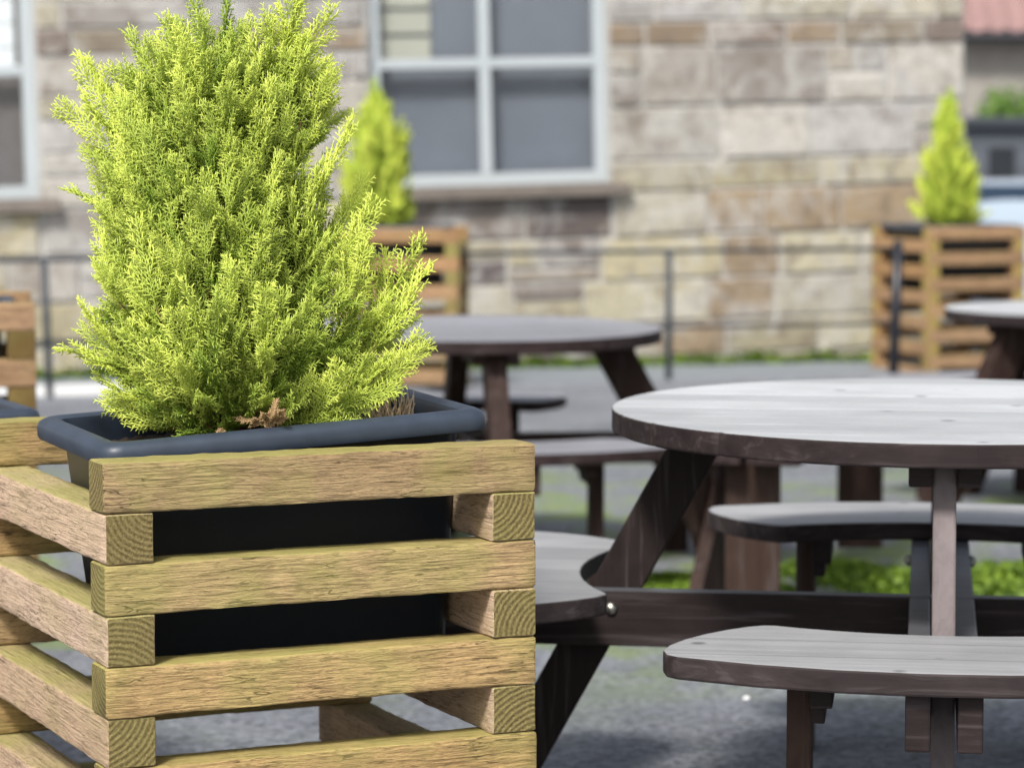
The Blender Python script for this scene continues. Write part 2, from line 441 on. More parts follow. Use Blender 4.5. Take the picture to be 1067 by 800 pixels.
def make_crate(loc, yaw, W, L, t, rows, mats, seed, detail=36, jit=.0016):
    """origin: front left bottom corner; odd rows from the top lie across the front, even rows along the sides"""
    rnd = random.Random(seed)
    root = empty('planter_crate', loc, yaw)
    nm = 3
    fr = [beam_mesh(W, t, seed+k, detail) for k in range(nm)]; si = [beam_mesh(L, t, seed+10+k, detail) for k in range(nm)]
    for me in fr: me.materials.append(mats[0])
    for me in si: me.materials.append(mats[1])
    for l in range(rows):
        z = (rows-l-.5)*t
        if l % 2 == 0:
            for y in (t/2, L-t/2):
                o = bpy.data.objects.new('beam', fr[(l//2+(y > .1)) % nm]); COL.objects.link(o); o.parent = root
                o.location = (W/2+rnd.uniform(-jit, jit), y+rnd.uniform(-jit, jit), z); o.rotation_euler = (rnd.choice((0, math.pi)), 0, 0)
        else:
            for x in (t/2, W-t/2):
                o = bpy.data.objects.new('beam', si[(l//2+(x > .1)) % nm]); COL.objects.link(o); o.parent = root
                o.location = (x+rnd.uniform(-jit, jit), L/2+rnd.uniform(-jit, jit), z)
                o.rotation_euler = (rnd.choice((0, math.pi)), 0, math.pi/2)
    return root

def rrect(hw, hd, r, n=5):
    out = []
    for sx, sy, a in ((1, 1, 0), (-1, 1, 90), (-1, -1, 180), (1, -1, 270)):
        for k in range(n+1):
            q = rad(a+90*k/n); out.append((sx*(hw-r)+r*math.cos(q), sy*(hd-r)+r*math.sin(q)))
    return out
def make_pot(hw, hd, depth, label, group, soil_drop=.035):
    """origin at the rim centre, rim top at z = 0"""
    root = empty('plant_pot')
    tag(root, label, 'plant pot', group)
    rings = [(hw*.78, hd*.78, -depth, .03), (hw-.035, hd-.035, -.040, .025), (hw-.030, hd-.030, -.034, .03),
             (hw-.002, hd-.002, -.032, .030), (hw, hd, -.027, .032), (hw, hd, -.014, .032), (hw-.003, hd-.003, -.006, .031), (hw-.010, hd-.010, -.0015, .028), (hw-.016, hd-.016, 0, .025),
             (hw-.026, hd-.026, -.001, .02), (hw-.033, hd-.033, -.004, .015), (hw-.037, hd-.037, -.011, .014), (hw-.042, hd-.042, -.10, .014)]
    vs = []; fs = []; n = 24
    for w, d, z, r in rings: vs += [(x, y, z) for x, y in rrect(w, d, r)]
    for i in range(len(rings)-1):
        for k in range(n): fs.append((i*n+k, i*n+(k+1) % n, (i+1)*n+(k+1) % n, (i+1)*n+k))
    fs.append(tuple(range(n))[::-1])
    cut = 4*n
    inn = 11*n
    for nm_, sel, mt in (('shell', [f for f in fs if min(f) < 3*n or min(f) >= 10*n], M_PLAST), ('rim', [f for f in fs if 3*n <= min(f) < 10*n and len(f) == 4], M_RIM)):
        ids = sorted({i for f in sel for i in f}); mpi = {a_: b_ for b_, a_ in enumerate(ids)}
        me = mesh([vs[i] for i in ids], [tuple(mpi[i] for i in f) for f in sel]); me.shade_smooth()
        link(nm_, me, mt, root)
    # crumbly soil
    rnd = random.Random(7); nx, ny = 44, 28; sv = []; sf = []
    for j in range(ny+1):
        for i in range(nx+1):
            x = -1+2*i/nx; y = -1+2*j/ny
            z = -soil_drop-.012*(x*x+y*y)/2+rnd.uniform(-.003, .004)
            sv.append((x*(hw-.041), y*(hd-.041), z))
    for j in range(ny):
        for i in range(nx): sf.append((j*(nx+1)+i, j*(nx+1)+i+1, (j+1)*(nx+1)+i+1, (j+1)*(nx+1)+i))
    link('soil', mesh(sv, sf), M_SOIL, root)
    return root

# ------------------------------------------------------------------ conifers
def spray_template(seed):
    """feathery spray, axis +z, length 1: arrays of twig base, direction, length, radius, tint"""
    r = np.random.RandomState(seed); P = []; D = []; Ln = []; R = []; T = []
    def put(p, d, l, rr, t): P.append(p); D.append(d/np.linalg.norm(d)); Ln.append(l); R.append(rr); T.append(t)
    nseg = 7; pts = [np.zeros(3)]; d = np.array([0, 0, 1.])
    for k in range(nseg):
        d = d+r.normal(0, .06, 3); d /= np.linalg.norm(d); pts.append(pts[-1]+d/nseg)
    def at(s):
        x = s*nseg; i = min(int(x), nseg-1); return pts[i]+(pts[i+1]-pts[i])*(x-i), (pts[i+1]-pts[i])*nseg
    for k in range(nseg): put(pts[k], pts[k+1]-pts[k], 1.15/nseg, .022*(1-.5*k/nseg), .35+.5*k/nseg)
    ntw = 30
    for k in range(ntw):
        s = .06+.88*k/ntw; p, ax = at(s)
        az = (0 if k % 2 else math.pi)+r.normal(0, .42)
        side = np.array([math.cos(az), math.sin(az), 0]); side -= ax*side.dot(ax); side /= np.linalg.norm(side)
        an = rad(r.uniform(30, 44)); td = ax*math.cos(an)+side*math.sin(an)
        tl = (.36*(1-.70*s)+.045)*r.uniform(.75, 1.15)
        td2 = td*.8+ax*.35; td2 /= np.linalg.norm(td2)
        mid = p+td*tl*.5
        put(p, td, tl*.55, .017, .4+.4*s); put(mid, td2, tl*.55, .014, .6+.4*s)
        m = max(3, int(tl/.034))
        for q in range(m):
            f = (q+.6)/m; b = p+td*tl*.5*min(1, 2*f)+td2*tl*.5*max(0, 2*f-1)
            az2 = (q % 2)*math.pi+r.uniform(-.9, .9)
            s2 = np.cross(td, ax); s2 /= (np.linalg.norm(s2)+1e-9); s3 = np.cross(td, s2)
            dd = td*math.cos(rad(40))+(s3*math.cos(az2)+s2*math.sin(az2))*math.sin(rad(40))
            put(b, dd, (.095*(1-.55*f)+.022)*r.uniform(.7, 1.2), .0135, .55+.45*f)
    for q in range(4):
        a = r.uniform(0, 6.28); put(pts[-1]-d*.02, d+.35*np.array([math.cos(a), math.sin(a), 0]), .08, .012, 1.)
    return [np.array(x) for x in (P, D, Ln, R, T)]
TPL = [spray_template(s) for s in range(7)]

def cones_mesh(P, D, L, R, T):
    n = len(P)
    ref = np.where(np.abs(D[:, 2:3]) < .9, np.array([[0, 0, 1.]]), np.array([[1., 0, 0]]))
    U = np.cross(D, ref); U /= np.linalg.norm(U, axis=1)[:, None]; V = np.cross(D, U)
    vs = np.empty((n, 7, 3))
    for k in range(3):
        a = 2*math.pi*k/3; e = (U*math.cos(a)+V*math.sin(a))*R[:, None]
        vs[:, k] = P+e; vs[:, k+3] = P+D*(L*.62)[:, None]+e*.92
    vs[:, 6] = P+D*L[:, None]
    tri = []
    quads = [(k, (k+1) % 3, 3+(k+1) % 3, 3+k) for k in range(3)]; tips = [(3+k, 3+(k+1) % 3, 6) for k in range(3)]
    base = (np.arange(n)*7)[:, None, None]
    Q = (np.array(quads)[None]+base).reshape(-1, 4); Tt = (np.array(tips)[None]+base).reshape(-1, 3)
    me = bpy.data.meshes.new('foliage')
    me.vertices.add(n*7); me.vertices.foreach_set('co', vs.reshape(-1).astype(np.float32))
    nl = Q.size+Tt.size; me.loops.add(nl); me.polygons.add(len(Q)+len(Tt))
    me.loops.foreach_set('vertex_index', np.concatenate([Q.reshape(-1), Tt.reshape(-1)]).astype(np.int32))
    st = np.concatenate([np.arange(len(Q))*4, Q.size+np.arange(len(Tt))*3]).astype(np.int32)
    me.polygons.foreach_set('loop_start', st)
    me.update(calc_edges=True); me.validate()
    at = me.attributes.new('tint', 'FLOAT', 'POINT'); at.data.foreach_set('value', np.repeat(T, 7).astype(np.float32))
    me.shade_smooth()
    return me

def make_conifer(env, cshift, H, nbr, extra, seed, label, group, spray=(.075, .125), fat=1., fmat=None, step=.021, squash=1.):
    r = np.random.RandomState(seed)
    eh = [e[0] for e in env]; er = [e[1] for e in env]
    rad_at = lambda h: float(np.interp(h, eh, er)); cx_at = lambda h: float(np.interp(h, [c[0] for c in cshift], [c[1] for c in cshift]))
    root = empty('conifer'); tag(root, label, 'conifer', group)
    tb = MB(); br = MB()
    tr = [(cx_at(h)*.6+.004*math.sin(h*17), .004*math.cos(h*13), h) for h in np.linspace(-.03, H*.93, 12)]
    tb.tube(tr, [.0105*(1-.9*k/11)+.001 for k in range(12)], 8)
    A = [[] for _ in range(5)]
    def spray_at(p, d, L, tint, k):
        P, D, Ln, R, T = TPL[k]
        d = d/np.linalg.norm(d); a = np.cross(d, r.normal(0, 1, 3)); a /= np.linalg.norm(a); b = np.cross(d, a)
        M = np.stack([a, b, d], 1)
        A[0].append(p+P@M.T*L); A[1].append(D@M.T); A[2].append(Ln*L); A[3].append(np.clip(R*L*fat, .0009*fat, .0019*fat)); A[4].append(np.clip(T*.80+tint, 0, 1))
    br_ = []
    for k in range(nbr):
        f = (k+.5)/nbr; h1 = H*(.03+.97*f**.9); az = k*2.39996+r.normal(0, .2)
        R1 = rad_at(h1)*(.80+.25*r.rand()) if r.rand() < .8 else rad_at(h1)*.55
        h0 = max(.005, h1-(.05+R1*r.uniform(1.0, 2.1)))
        br_.append((h0, h1, az, R1))
    for (ex, ey, ez) in extra:
        R1 = math.hypot(ex-cx_at(ez), ey); br_.append((min(H*.8, max(.01, ez-R1*.75)), ez, math.atan2(ey, ex-cx_at(ez)), R1))
    for h0, h1, az, R1 in br_:
        p0 = np.array([cx_at(h0)*.6, 0, h0]); p3 = np.array([cx_at(h1)+R1*math.cos(az), R1*math.sin(az)*squash, h1])
        p1 = p0+(p3-p0)*np.array([.55, .55, .22]); 
        pts = [((1-s)**2*p0+2*s*(1-s)*p1+s*s*p3)+r.normal(0, .0035, 3)*(0 < s < 1) for s in np.linspace(0, 1, 7)]
        br.tube(pts, [.0034*(1-.8*k/6) for k in range(7)], 5)
        Lb = np.linalg.norm(p3-p0); m = max(3, int(Lb*.85/step))
        for j in range(m+1):
            s = .22+.78*j/m if Lb > .12 else .1+.9*j/m
            p = (1-s)**2*p0+2*s*(1-s)*p1+s*s*p3; t = 2*(1-s)*(p1-p0)+2*s*(p3-p1); t /= np.linalg.norm(t)
            q = r.normal(0, 1, 3); q -= t*q.dot(t); q /= np.linalg.norm(q)
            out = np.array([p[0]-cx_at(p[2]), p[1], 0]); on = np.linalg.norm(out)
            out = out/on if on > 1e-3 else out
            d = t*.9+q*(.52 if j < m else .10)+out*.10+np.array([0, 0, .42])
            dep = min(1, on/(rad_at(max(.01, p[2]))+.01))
            spray_at(p, d, r.uniform(*spray)*(1. if j < m else 1.12), -.40+.72*dep*s+r.normal(0, .07), r.randint(7))  # inner sprays darker: older green plus crown shade put into the tint
    for j in range(14):
        h = H*(.66+.26*j/14); spray_at(np.array([cx_at(h)*.8, 0, h]), r.normal(0, .22, 3)+[0, 0, 1], spray[1], .2, r.randint(7))
    link('trunk', mesh(tb.v, tb.f), M_BARK, root, True)
    link('branches', mesh(br.v, br.f), M_BARK, root, True)
    P, D, L, R, T = [np.concatenate(x) for x in A]
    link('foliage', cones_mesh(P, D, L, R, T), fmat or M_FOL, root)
    return root

# ------------------------------------------------------------------ near planter
T = .072
cr = make_crate((-.5656, 3.966, ZC-.434-11*T), .432, .6623, .724, T, 11, (M_TIM, M_TIMP), 3)
tag(cr, 'large greenish timber crate in the foreground with mossy stacked beams, sharp and close', 'planter', 'timber planter crates')
cy, sy = math.cos(.432), math.sin(.432)
def crp(a, b, z): return Vector((-.5656+cy*a-sy*b, 3.966+sy*a+cy*b, z))
pot = make_pot(.303, .185, .40, 'tilted black plastic pot with thick blue-grey rim in the foreground crate', 'black plastic pots')
pot.location = crp(.326, .272, ZC-.398)
pot.rotation_euler = (Matrix.Rotation(.432, 3, 'Z') @ Matrix.Rotation(-.05, 3, 'Y') @ Matrix.Rotation(.03, 3, 'X')).to_euler()
bpy.context.view_layer.update()

ENV = [(0, .05), (.04, .11), (.1, .15), (.2, .152), (.3, .14), (.4, .125), (.47, .10), (.52, .075), (.56, .045)]
SH = [(0, -.005), (.1, -.012), (.3, -.042), (.5, -.045), (.62, -.015), (.75, -.005)]
EX = [(.205, -.03, .15), (.21, -.06, .09), (.205, .0, .185), (.17, -.03, .20), (.14, -.04, .25), (.13, .0, .28), (-.185, .0, .46), (-.16, .02, .47), (-.18, -.02, .42), (-.175, .02, .34), (-.19, -.04, .22), (-.185, -.05, .13),
      (-.08, .0, .53), (-.055, -.02, .555), (-.03, .01, .55), (-.105, .0, .51), (.06, .0, .56), (.08, -.02, .53), (.04, .0, .535), (.065, .02, .51), (.085, .02, .46), (.09, -.03, .48), (.10, 0, .45), (.11, -.04, .36), (-.12, -.03, .02), (.10, -.06, .03), (.16, -.05, .06), (-.15, -.03, .05)]
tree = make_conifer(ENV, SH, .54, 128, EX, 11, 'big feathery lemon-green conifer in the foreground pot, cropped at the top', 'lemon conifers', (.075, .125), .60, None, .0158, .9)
TB = crp(.300, .262, ZC-.438)
tree.location = TB

# dead twigs, straw
def tuft(name, pts_r, n, h, mat, seed, lean=.6, r0=.0011):
    rnd = random.Random(seed); b = MB()
    for _ in range(n):
        c = rnd.choice(pts_r); a = rnd.uniform(0, 6.28); rr = c[3]*math.sqrt(rnd.random())
        p = Vector((c[0]+rr*math.cos(a), c[1]+rr*math.sin(a), c[2])); az = rnd.uniform(0, 6.28); ln = rnd.uniform(0, lean); hh = h*rnd.uniform(.4, 1.1)
        t = p+Vector((math.cos(az)*ln*hh, math.sin(az)*ln*hh, hh)); md = (p+t)/2+Vector((rnd.uniform(-1, 1), rnd.uniform(-1, 1), .5))*hh*.12
        b.tube([p, md, t], [r0*rnd.uniform(.8, 1.5), r0, r0*.4], 4)
    return b.build(name, mat, None, True)
sx_ = lambda a, b, dz=0.: tuple(crp(a, b, ZC-.442+dz+.05*(a-.326)+.03*(b-.272)))
o = tuft('dry_grass', [(*sx_(.525, .24), .028), (*sx_(.49, .20), .022), (*sx_(.555, .27), .02)], 110, .058, M_STRAW, 5, .6, .0015)
tag(o, 'tuft of dead straw-coloured stalks at the right end of the foreground pot', 'dry grass', 'dead grass in the pot')
o = tuft('dry_grass', [(*sx_(.085, .14), .025), (*sx_(.12, .125), .02), (*sx_(.07, .17), .02)], 55, .026, M_STRAW, 6, .9)
tag(o, 'short dead stalks at the left corner of the foreground pot', 'dry grass', 'dead grass in the pot')
b = MB(); p = Vector(sx_(.47, .27)); b.tube([p, p+Vector((.025, 0, .022)), p+Vector((.056, .0, .052))], [.0009, .0008, .0006], 5)
b.lathe([(.0004, -.002), (.0014, 0), (.0004, .002)], p+Vector((.056, 0, .052)), 6)
tag(b.build('grass_stalk', M_STRAW), 'single thin dry stalk leaning up to the right out of the foreground pot', 'stalk')
# dead brown sprays at the foot of the tree
A = [[] for _ in range(5)]; rr = np.random.RandomState(4)
for (a, bb, z, n) in ((.20, .165, .012, 16), (.235, .15, -.0, 14), (.30, .14, .045, 9), (.27, .145, .0, 12), (.18, .17, .0, 8)):
    for _ in range(n):
        P, D, Ln, R, TT = TPL[rr.randint(7)]
        d = rr.normal(0, 1, 3); d[2] = abs(d[2])*.5-.1; d /= np.linalg.norm(d); q = np.cross(d, rr.normal(0, 1, 3)); q /= np.linalg.norm(q); w = np.cross(d, q)
        M = np.stack([q, w, d], 1); L_ = rr.uniform(.03, .055)
        p0 = np.array(sx_(a, bb, z))+rr.normal(0, .010, 3)*[1, 1, .6]
        A[0].append(p0+P@M.T*L_); A[1].append(D@M.T); A[2].append(Ln*L_); A[3].append(np.clip(R*L_, .0007, .0014)); A[4].append(TT)
link('dead_foliage', cones_mesh(*[np.concatenate(x) for x in A]), M_DEAD, tree)
dd = bpy.data.objects['dead_foliage']; dd.location = -TB; dd['label'] = 'withered brown sprays at the foot'

# ------------------------------------------------------------------ planter close behind, its rim shows at the left edge
c2 = make_crate((-1.50, 4.80, ZC-.495-10*T), .432, .6623, .66, T, 10, (M_TIMO, M_TIMB), 31, 10)
tag(c2, 'timber crate mostly out of frame at the far left, directly behind the foreground crate', 'planter', 'timber planter crates')
p2 = make_pot(.303, .185, .38, 'black pot whose rim shows at the left edge behind the foreground crate', 'black plastic pots')
p2.location = (-1.170, 5.05, ZC-.452); p2.rotation_euler = (0, 0, .432)

# left planter, further back
c3 = make_crate((-1.215-.66*math.cos(.18), 7.33-.66*math.sin(.18), ZC-.392-12*T+.0), .18, .66, .66, T, 12, (M_TIMO, M_TIMB), 51, 12)
tag(c3, 'blurred orange-brown crate cut off by the left edge, in front of the thin railing', 'planter', 'timber planter crates')
p3 = make_pot(.28, .26, .36, 'black plastic pot inside the blurred crate cut off by the left edge', 'black plastic pots')
p3.location = (-1.60, 7.62, ZC-.40); p3.rotation_euler = (0, 0, .18)

TF = .075
c4 = make_crate((unpix(349, 238, 15.3).x, 15.3, .0), rad(-4), .66, .66, TF, 12, (M_TIMO, M_TIM), 71, 8)
c4.location.z = ZC-.424-12*TF
tag(c4, 'tall orange timber crate standing behind the middle round table, half hidden by the big conifer', 'planter', 'timber planter crates')
p4 = make_pot(.30, .29, .4, 'black pot in the crate behind the middle table', 'black plastic pots')
p4.location = Vector((unpix(414, 238, 15.6).x, 15.62, ZC-.41))
SHZ = [(0, 0), (.7, 0)]
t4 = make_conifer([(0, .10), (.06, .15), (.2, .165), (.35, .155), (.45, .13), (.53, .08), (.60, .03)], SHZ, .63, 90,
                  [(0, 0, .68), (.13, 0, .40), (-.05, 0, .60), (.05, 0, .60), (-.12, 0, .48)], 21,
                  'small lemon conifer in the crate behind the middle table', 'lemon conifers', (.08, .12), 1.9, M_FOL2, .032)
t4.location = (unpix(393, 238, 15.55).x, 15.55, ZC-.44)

c5 = make_crate((unpix(968, 240, 16.75).x, 16.75, ZC-.455-12*TF), rad(23), .66, .66, TF, 12, (M_TIMO, M_TIMO), 91, 8)
tag(c5, 'orange timber crate by the corner of the stone wall, behind the black post', 'planter', 'timber planter crates')
ca, sa = math.cos(rad(23)), math.sin(rad(23)); cc = Vector((c5.location.x+ca*.33-sa*.33, c5.location.y+sa*.33+ca*.33, 0))
p5 = make_pot(.315, .315, .4, 'black pot in the right-hand crate by the wall corner', 'black plastic pots')
p5.location = (cc.x, cc.y, ZC-.445); p5.rotation_euler = (0, 0, rad(23))
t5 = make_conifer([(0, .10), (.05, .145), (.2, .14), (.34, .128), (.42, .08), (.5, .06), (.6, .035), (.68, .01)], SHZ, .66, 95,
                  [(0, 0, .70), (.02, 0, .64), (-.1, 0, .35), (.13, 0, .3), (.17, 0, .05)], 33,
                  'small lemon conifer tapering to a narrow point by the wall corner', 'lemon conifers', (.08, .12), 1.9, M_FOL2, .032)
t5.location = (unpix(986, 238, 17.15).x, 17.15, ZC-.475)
bpy.context.view_layer.update()

# ------------------------------------------------------------------ round picnic tables
def plank_disc(b, R, pw, gap, z0, z1, ang=0.):
    k = int(R/pw)+2; y = -pw*(k+.5)
    while y < R:
        a, c = y+gap/2, y+pw-gap/2; lo, hi = max(a, -R+.002), min(c, R-.002)
        if hi-lo > .012:
            n = 9; pts = []
            for i in range(n+1):
                yy = lo+(hi-lo)*i/n; pts.append((math.sqrt(max(0, R*R-yy*yy)), yy))
            for i in range(n, -1, -1):
                yy = lo+(hi-lo)*i/n; pts.append((-math.sqrt(max(0, R*R-yy*yy)), yy))
            b.prism(pts, z0, z1)
        y += pw
def make_table(mtop, mseat, mleg, mfront, legw=.085, legt=.037):
    TT, S = .75, .457; R = .585; ro, ri = .955, .640
    root = empty('picnic_table')
    b = MB(); plank_disc(b, R, .13, .0035, TT-.040, TT); b.build('tabletop', mtop, root, bevel=.004)
    bt = TT-.041
    for k in range(4):
        A = k*math.pi/2                       # k=0 right, 1 back, 2 left, 3 front
        d = Vector((math.cos(A), math.sin(A), 0)); s = Vector((-d.y, d.x, 0))
        # leaning leg
        b = MB(); p = lambda r_, z: d*r_+Vector((0, 0, z))
        w = legw/math.cos(math.atan(.55))/2; r1, r2 = .42, .42+.55*(bt+.02)
        poly = [(r1-w, bt), (r1+w, bt), (r2+w, -.02), (r2-w, -.02)]
        vs = [d*r_+s*q+Vector((0, 0, z)) for q in (-legt/2, legt/2) for r_, z in poly]
        b.add(vs, [(0, 1, 2, 3), (7, 6, 5, 4), (0, 4, 5, 1), (1, 5, 6, 2), (2, 6, 7, 3), (3, 7, 4, 0)])
        b.build('leg', mfront if mfront == M_DWG and k == 3 else (M_DWLV if mleg == M_DWL else M_DWRV), root, bevel=.004)
        # cleats that hold the leg under the top
        b = MB()
        for q in ((-1, 1) if k % 2 else (-1,)): b.span(d*.22+s*q*(.0205+legt/2)+Vector((0, 0, bt-.020)), d*.50+s*q*(.0205+legt/2)+Vector((0, 0, bt-.020)), .037, .038, .004)
        b.build('cleat', mleg, root)
        # bearers
        z = S-.036-.044
        if k == 0:
            b = MB(); zz = S-.036-.050; b.span(-d*.93-s*(.0215+legt/2)+Vector((0, 0, zz)), d*.93-s*(.0215+legt/2)+Vector((0, 0, zz)), .040, .100, .004); b.build('bearer', mleg, root)
        if k == 1:
            for q in (-1, 1):
                b = MB(); b.span(-d*.93+s*q*(.0195+legt/2)+Vector((0, 0, z+.0005)), d*.93+s*q*(.0195+legt/2)+Vector((0, 0, z+.0005)), .037, .086, .004); b.build('bearer', mleg, root)
        rb = .42+.55*(bt-z)-.02
        for q in ((-1, 1) if k % 2 else ((-1,) if k == 0 else (1,))):
            b = MB(); c = d*rb+s*q*(.0435+legt/2)+Vector((0, 0, z+.012))
            b.tube([c-s*q*.004, c+s*q*.001, c+s*q*.005, c+s*q*.008], [.012, .012, .009, .003], 12)
            b.build('bolt', M_STEEL, root, True)
        # curved seat of two mitred boards with faceted edges and rounded ends
        b = MB()
        def P(r_, t): return (r_*math.cos(A+rad(t)), r_*math.sin(A+rad(t)))
        t0, t1, n = -24.5, 28.3, 7; rm, rh = (ro+ri)/2, (ro-ri)/2
        outer = [P(ro, t0+(t1-t0)*i/n) for i in range(n+1)]
        cap1 = [P(rm+rh*math.cos(q_), t1+math.degrees(.06*math.sin(q_)/rm)) for q_ in [math.pi*(.10+.80*j/7) for j in range(8)]]
        inner = [P(ri, t1-(t1-t0)*i/12) for i in range(13)]
        cap0 = [P(rm-rh*math.cos(q_), t0-math.degrees(.06*math.sin(q_)/rm)) for q_ in [math.pi*(.10+.80*j/7) for j in range(8)]]
        b.prism(outer+cap1+inner+cap0, S-.036, S)
        b.build('seat', mseat, root, bevel=.004)
        for q in ((-1, 1) if k != 2 else ()):
            t = A+rad(2+q*19); c = Vector((math.cos(t), math.sin(t), 0))*.745; tn = Vector((-math.sin(t), math.cos(t), 0))
            b = MB(); R3 = Matrix.Rotation(A, 3, 'Z')
            b.box(c+Vector((0, 0, (S-.036-.02)/2)), (.085, .038, S-.036+.02), R3, .004); b.build('seat_post', M_BARE if mleg == M_DWL else M_DWRV, root)
            b = MB(); e = c-tn*q*.037
            b.box(e+Vector((0, 0, S-.036-.024)), (.20, .035, .047), R3, .004); b.box(e+tn*q*.006+Vector((0, 0, S-.036-.062)), (.15, .022, .028), R3, .003)
            b.build('bracket', mleg, root)
    return root
tA = make_table(M_DW, M_DWS, M_DWL, M_DWG)
tA.location = (.762, 5.06, ZC-.454-.75); tA.rotation_euler = (rad(.5), 0, rad(-8.2))
tag(tA, 'large dark round picnic table with whitish top, largest and nearest of the three', 'picnic table', 'round picnic tables')
for ch in kids(tA):
    pass
tB = make_table(M_DWB, M_DWB, M_DWR, M_DWR, .115, .062)
tB.location = (unpix(495, 0, 9.05).x, 9.05, ZC-.560-.75); tB.rotation_euler = (rad(.5), 0, rad(8))
tag(tB, 'grey-topped round picnic table between the big conifer and the nearest table', 'picnic table', 'round picnic tables')
tC = copy_tree(tB); tC.location = (unpix(1157, 0, 10.3).x, 10.3, ZC-.570-.75); tC.rotation_euler = (0, 0, rad(30))
tag(tC, 'round picnic table cut off by the right edge, in front of the right-hand crate', 'picnic table', 'round picnic tables')
for ch in kids(tC):
    if ch.name.startswith('tabletop'):
        ch.data = ch.data.copy(); ch.data.materials.clear(); ch.data.materials.append(M_DW)

# dark backless bench seen under the largest table
bn = empty('bench', (.64, 7.6, gz(.64, 7.6)), math.atan2(9.25-7.6, 1.12-.64))
tag(bn, 'low dark backless bench on wide board legs, seen beneath the nearest table top', 'bench')
L_ = 1.75
for y in (-.075, .08):
    b = MB(); b.box((L_/2, y, .475), (L_+.24, .14, .04), None, .004); b.build('seat_board', M_DWB, bn)
for x in (.0, L_):
    b = MB(); b.box((x, .0, .225), (.045, .145, .47), Matrix.Rotation(-bn.rotation_euler.z+.0, 3, 'Z') if 0 else Matrix.Rotation(rad(16), 3, 'Z'), .004); b.build('leg', M_BARE if x == 0 else M_DWRV, bn)
b = MB(); b.span((.02, .15, .0), (.30, .10, .45), .04, .16, .004); b.build('brace', M_DWRV, bn)
b = MB(); b.span((.33, .13, .0), (.05, .19, .45), .04, .13, .004); b.build('brace', M_DWRV, bn)

# ------------------------------------------------------------------ railing
rt = empty('railing', (RA.x, RA.y, 0)); tag(rt, 'thin dark metal railing with two horizontal bars running along the foot of the stone wall', 'railing')
def rl(p): return p-Vector((RA.x, RA.y, 0))
top = ZC-.5635; low = ZC-.981
for z, rr_ in ((top, .012), (low, .0105)):
    b = MB(); b.tube([rl(RA-RU*7+Vector((0, 0, z))), rl(RA+Vector((0, 0, z-.003))), rl((RA+RB)/2+Vector((0, 0, z+.004))), rl(RB+Vector((0, 0, z)))], rr_, 8)
    b.build('rail', M_IRON, rt, True)
P695 = RA+RU*((.863+2.39)/RU.x)
for p, lean, hh in ((RA-RU*3.42, .0, .02), (RA, .025, .015), (P695, 0, .0)):
    b = MB(); b.tube([rl(p+Vector((lean, 0, -.02))), rl(p+Vector((0, 0, top+.012)))], .019, 8)
    b.build('post', M_IRON, rt, True)
b = MB(); b.tube([rl(RB+Vector((-.02, 0, -.02))), rl(RB+Vector((0, 0, top+.02)))], .030, 12)
b.lathe([(.027, 0), (.031, .004), (.028, .018), (.016, .03), (.004, .034)], rl(RB+Vector((0, 0, top+.02))), 14)
po = b.build('post', M_BLACKIRON, rt, True); po['label'] = 'thicker black end post with a domed cap'

# ------------------------------------------------------------------ stone building
bd = empty('stone_building', tuple(W0), 0., (0, -.024, WY))
tag(bd, 'old sandstone building with coursed blocks and white-framed windows filling the background', 'building')
U0, U1, ZT = -9.0, 2.99, ZC+2.3
WIN = [(-.831, .650), (-4.27, -2.79)]; WB, WT = ZC-.22, ZC+1.88
SB = WB-.075
EDGES = [(155-y)/172.+ZC for y in (395+30, 378, 341, 296, 250, 203, 172, 115, 53, 27, 0)]
z = EDGES[-1]
rnd = random.Random(12)
while z < ZT: z += rnd.choice((.17, .24, .28)); EDGES.append(z)
PAL = [(.40, .37, .33), (.48, .45, .40), (.36, .335, .31), (.53, .50, .45), (.43, .39, .33), (.33, .30, .27), (.47, .455, .44), (.52, .48, .38)]
PALY = [(.47, .42, .28), (.52, .48, .35), (.46, .43, .35), (.42, .38, .27), (.54, .51, .42), (.37, .28, .18), (.40, .38, .35)]
PALD = [(.17, .14, .13), (.22, .19, .17), (.13, .11, .11), (.30, .26, .21)]
def stone_col(u, z, row):
    px = 533+u*165; py = 155-(z-ZC)*172
    if py > 196:
        if 475 < px < 650: c = rnd.choice(PALD+[(.42, .38, .27)]) if px < 610 else rnd.choice(PALY)
        elif px > 650: c = rnd.choice(PALY)
        else: c = rnd.choice(PALY+PAL[:3])
    elif py > 170 and px > 640: c = rnd.choice(PALY[:2]+PALD[1:2]+[(.36, .32, .24)])
    elif 26 < py < 54 or (px < 395 and 24 < py < 58): c = rnd.choice([(.30, .23, .16), (.27, .22, .19), (.34, .29, .22)])
    else: c = rnd.choice(PAL+[(.50, .47, .37)])
    k = rnd.uniform(.74, 1.02); return tuple(min(.8, x*k) for x in c)
st = MB()
L3 = lambda u, n, z: Vector((u, -n, z))              # local frame of the building empty (x along wall, -y out)
def block(u0, u1, z0, z1):
    g_ = rnd.uniform(.006, .012); u0 += g_; u1 -= g_; z0 += g_; z1 -= g_
    if u1-u0 < .03 or z1-z0 < .02: return
    d = rnd.uniform(.010, .026); ch = .010; j = lambda: rnd.uniform(-.004, .004)
    c = stone_col((u0+u1)/2, (z0+z1)/2, 0)
    vs = [L3(u0, 0, z0), L3(u1, 0, z0), L3(u1, 0, z1), L3(u0, 0, z1),
          L3(u0+ch+j(), d, z0+ch+j()), L3(u1-ch+j(), d, z0+ch+j()), L3(u1-ch+j(), d, z1-ch+j()), L3(u0+ch+j(), d, z1-ch+j())]
    st.add(vs, [(4, 5, 6, 7), (0, 1, 5, 4), (1, 2, 6, 5), (2, 3, 7, 6), (3, 0, 4, 7)], c)
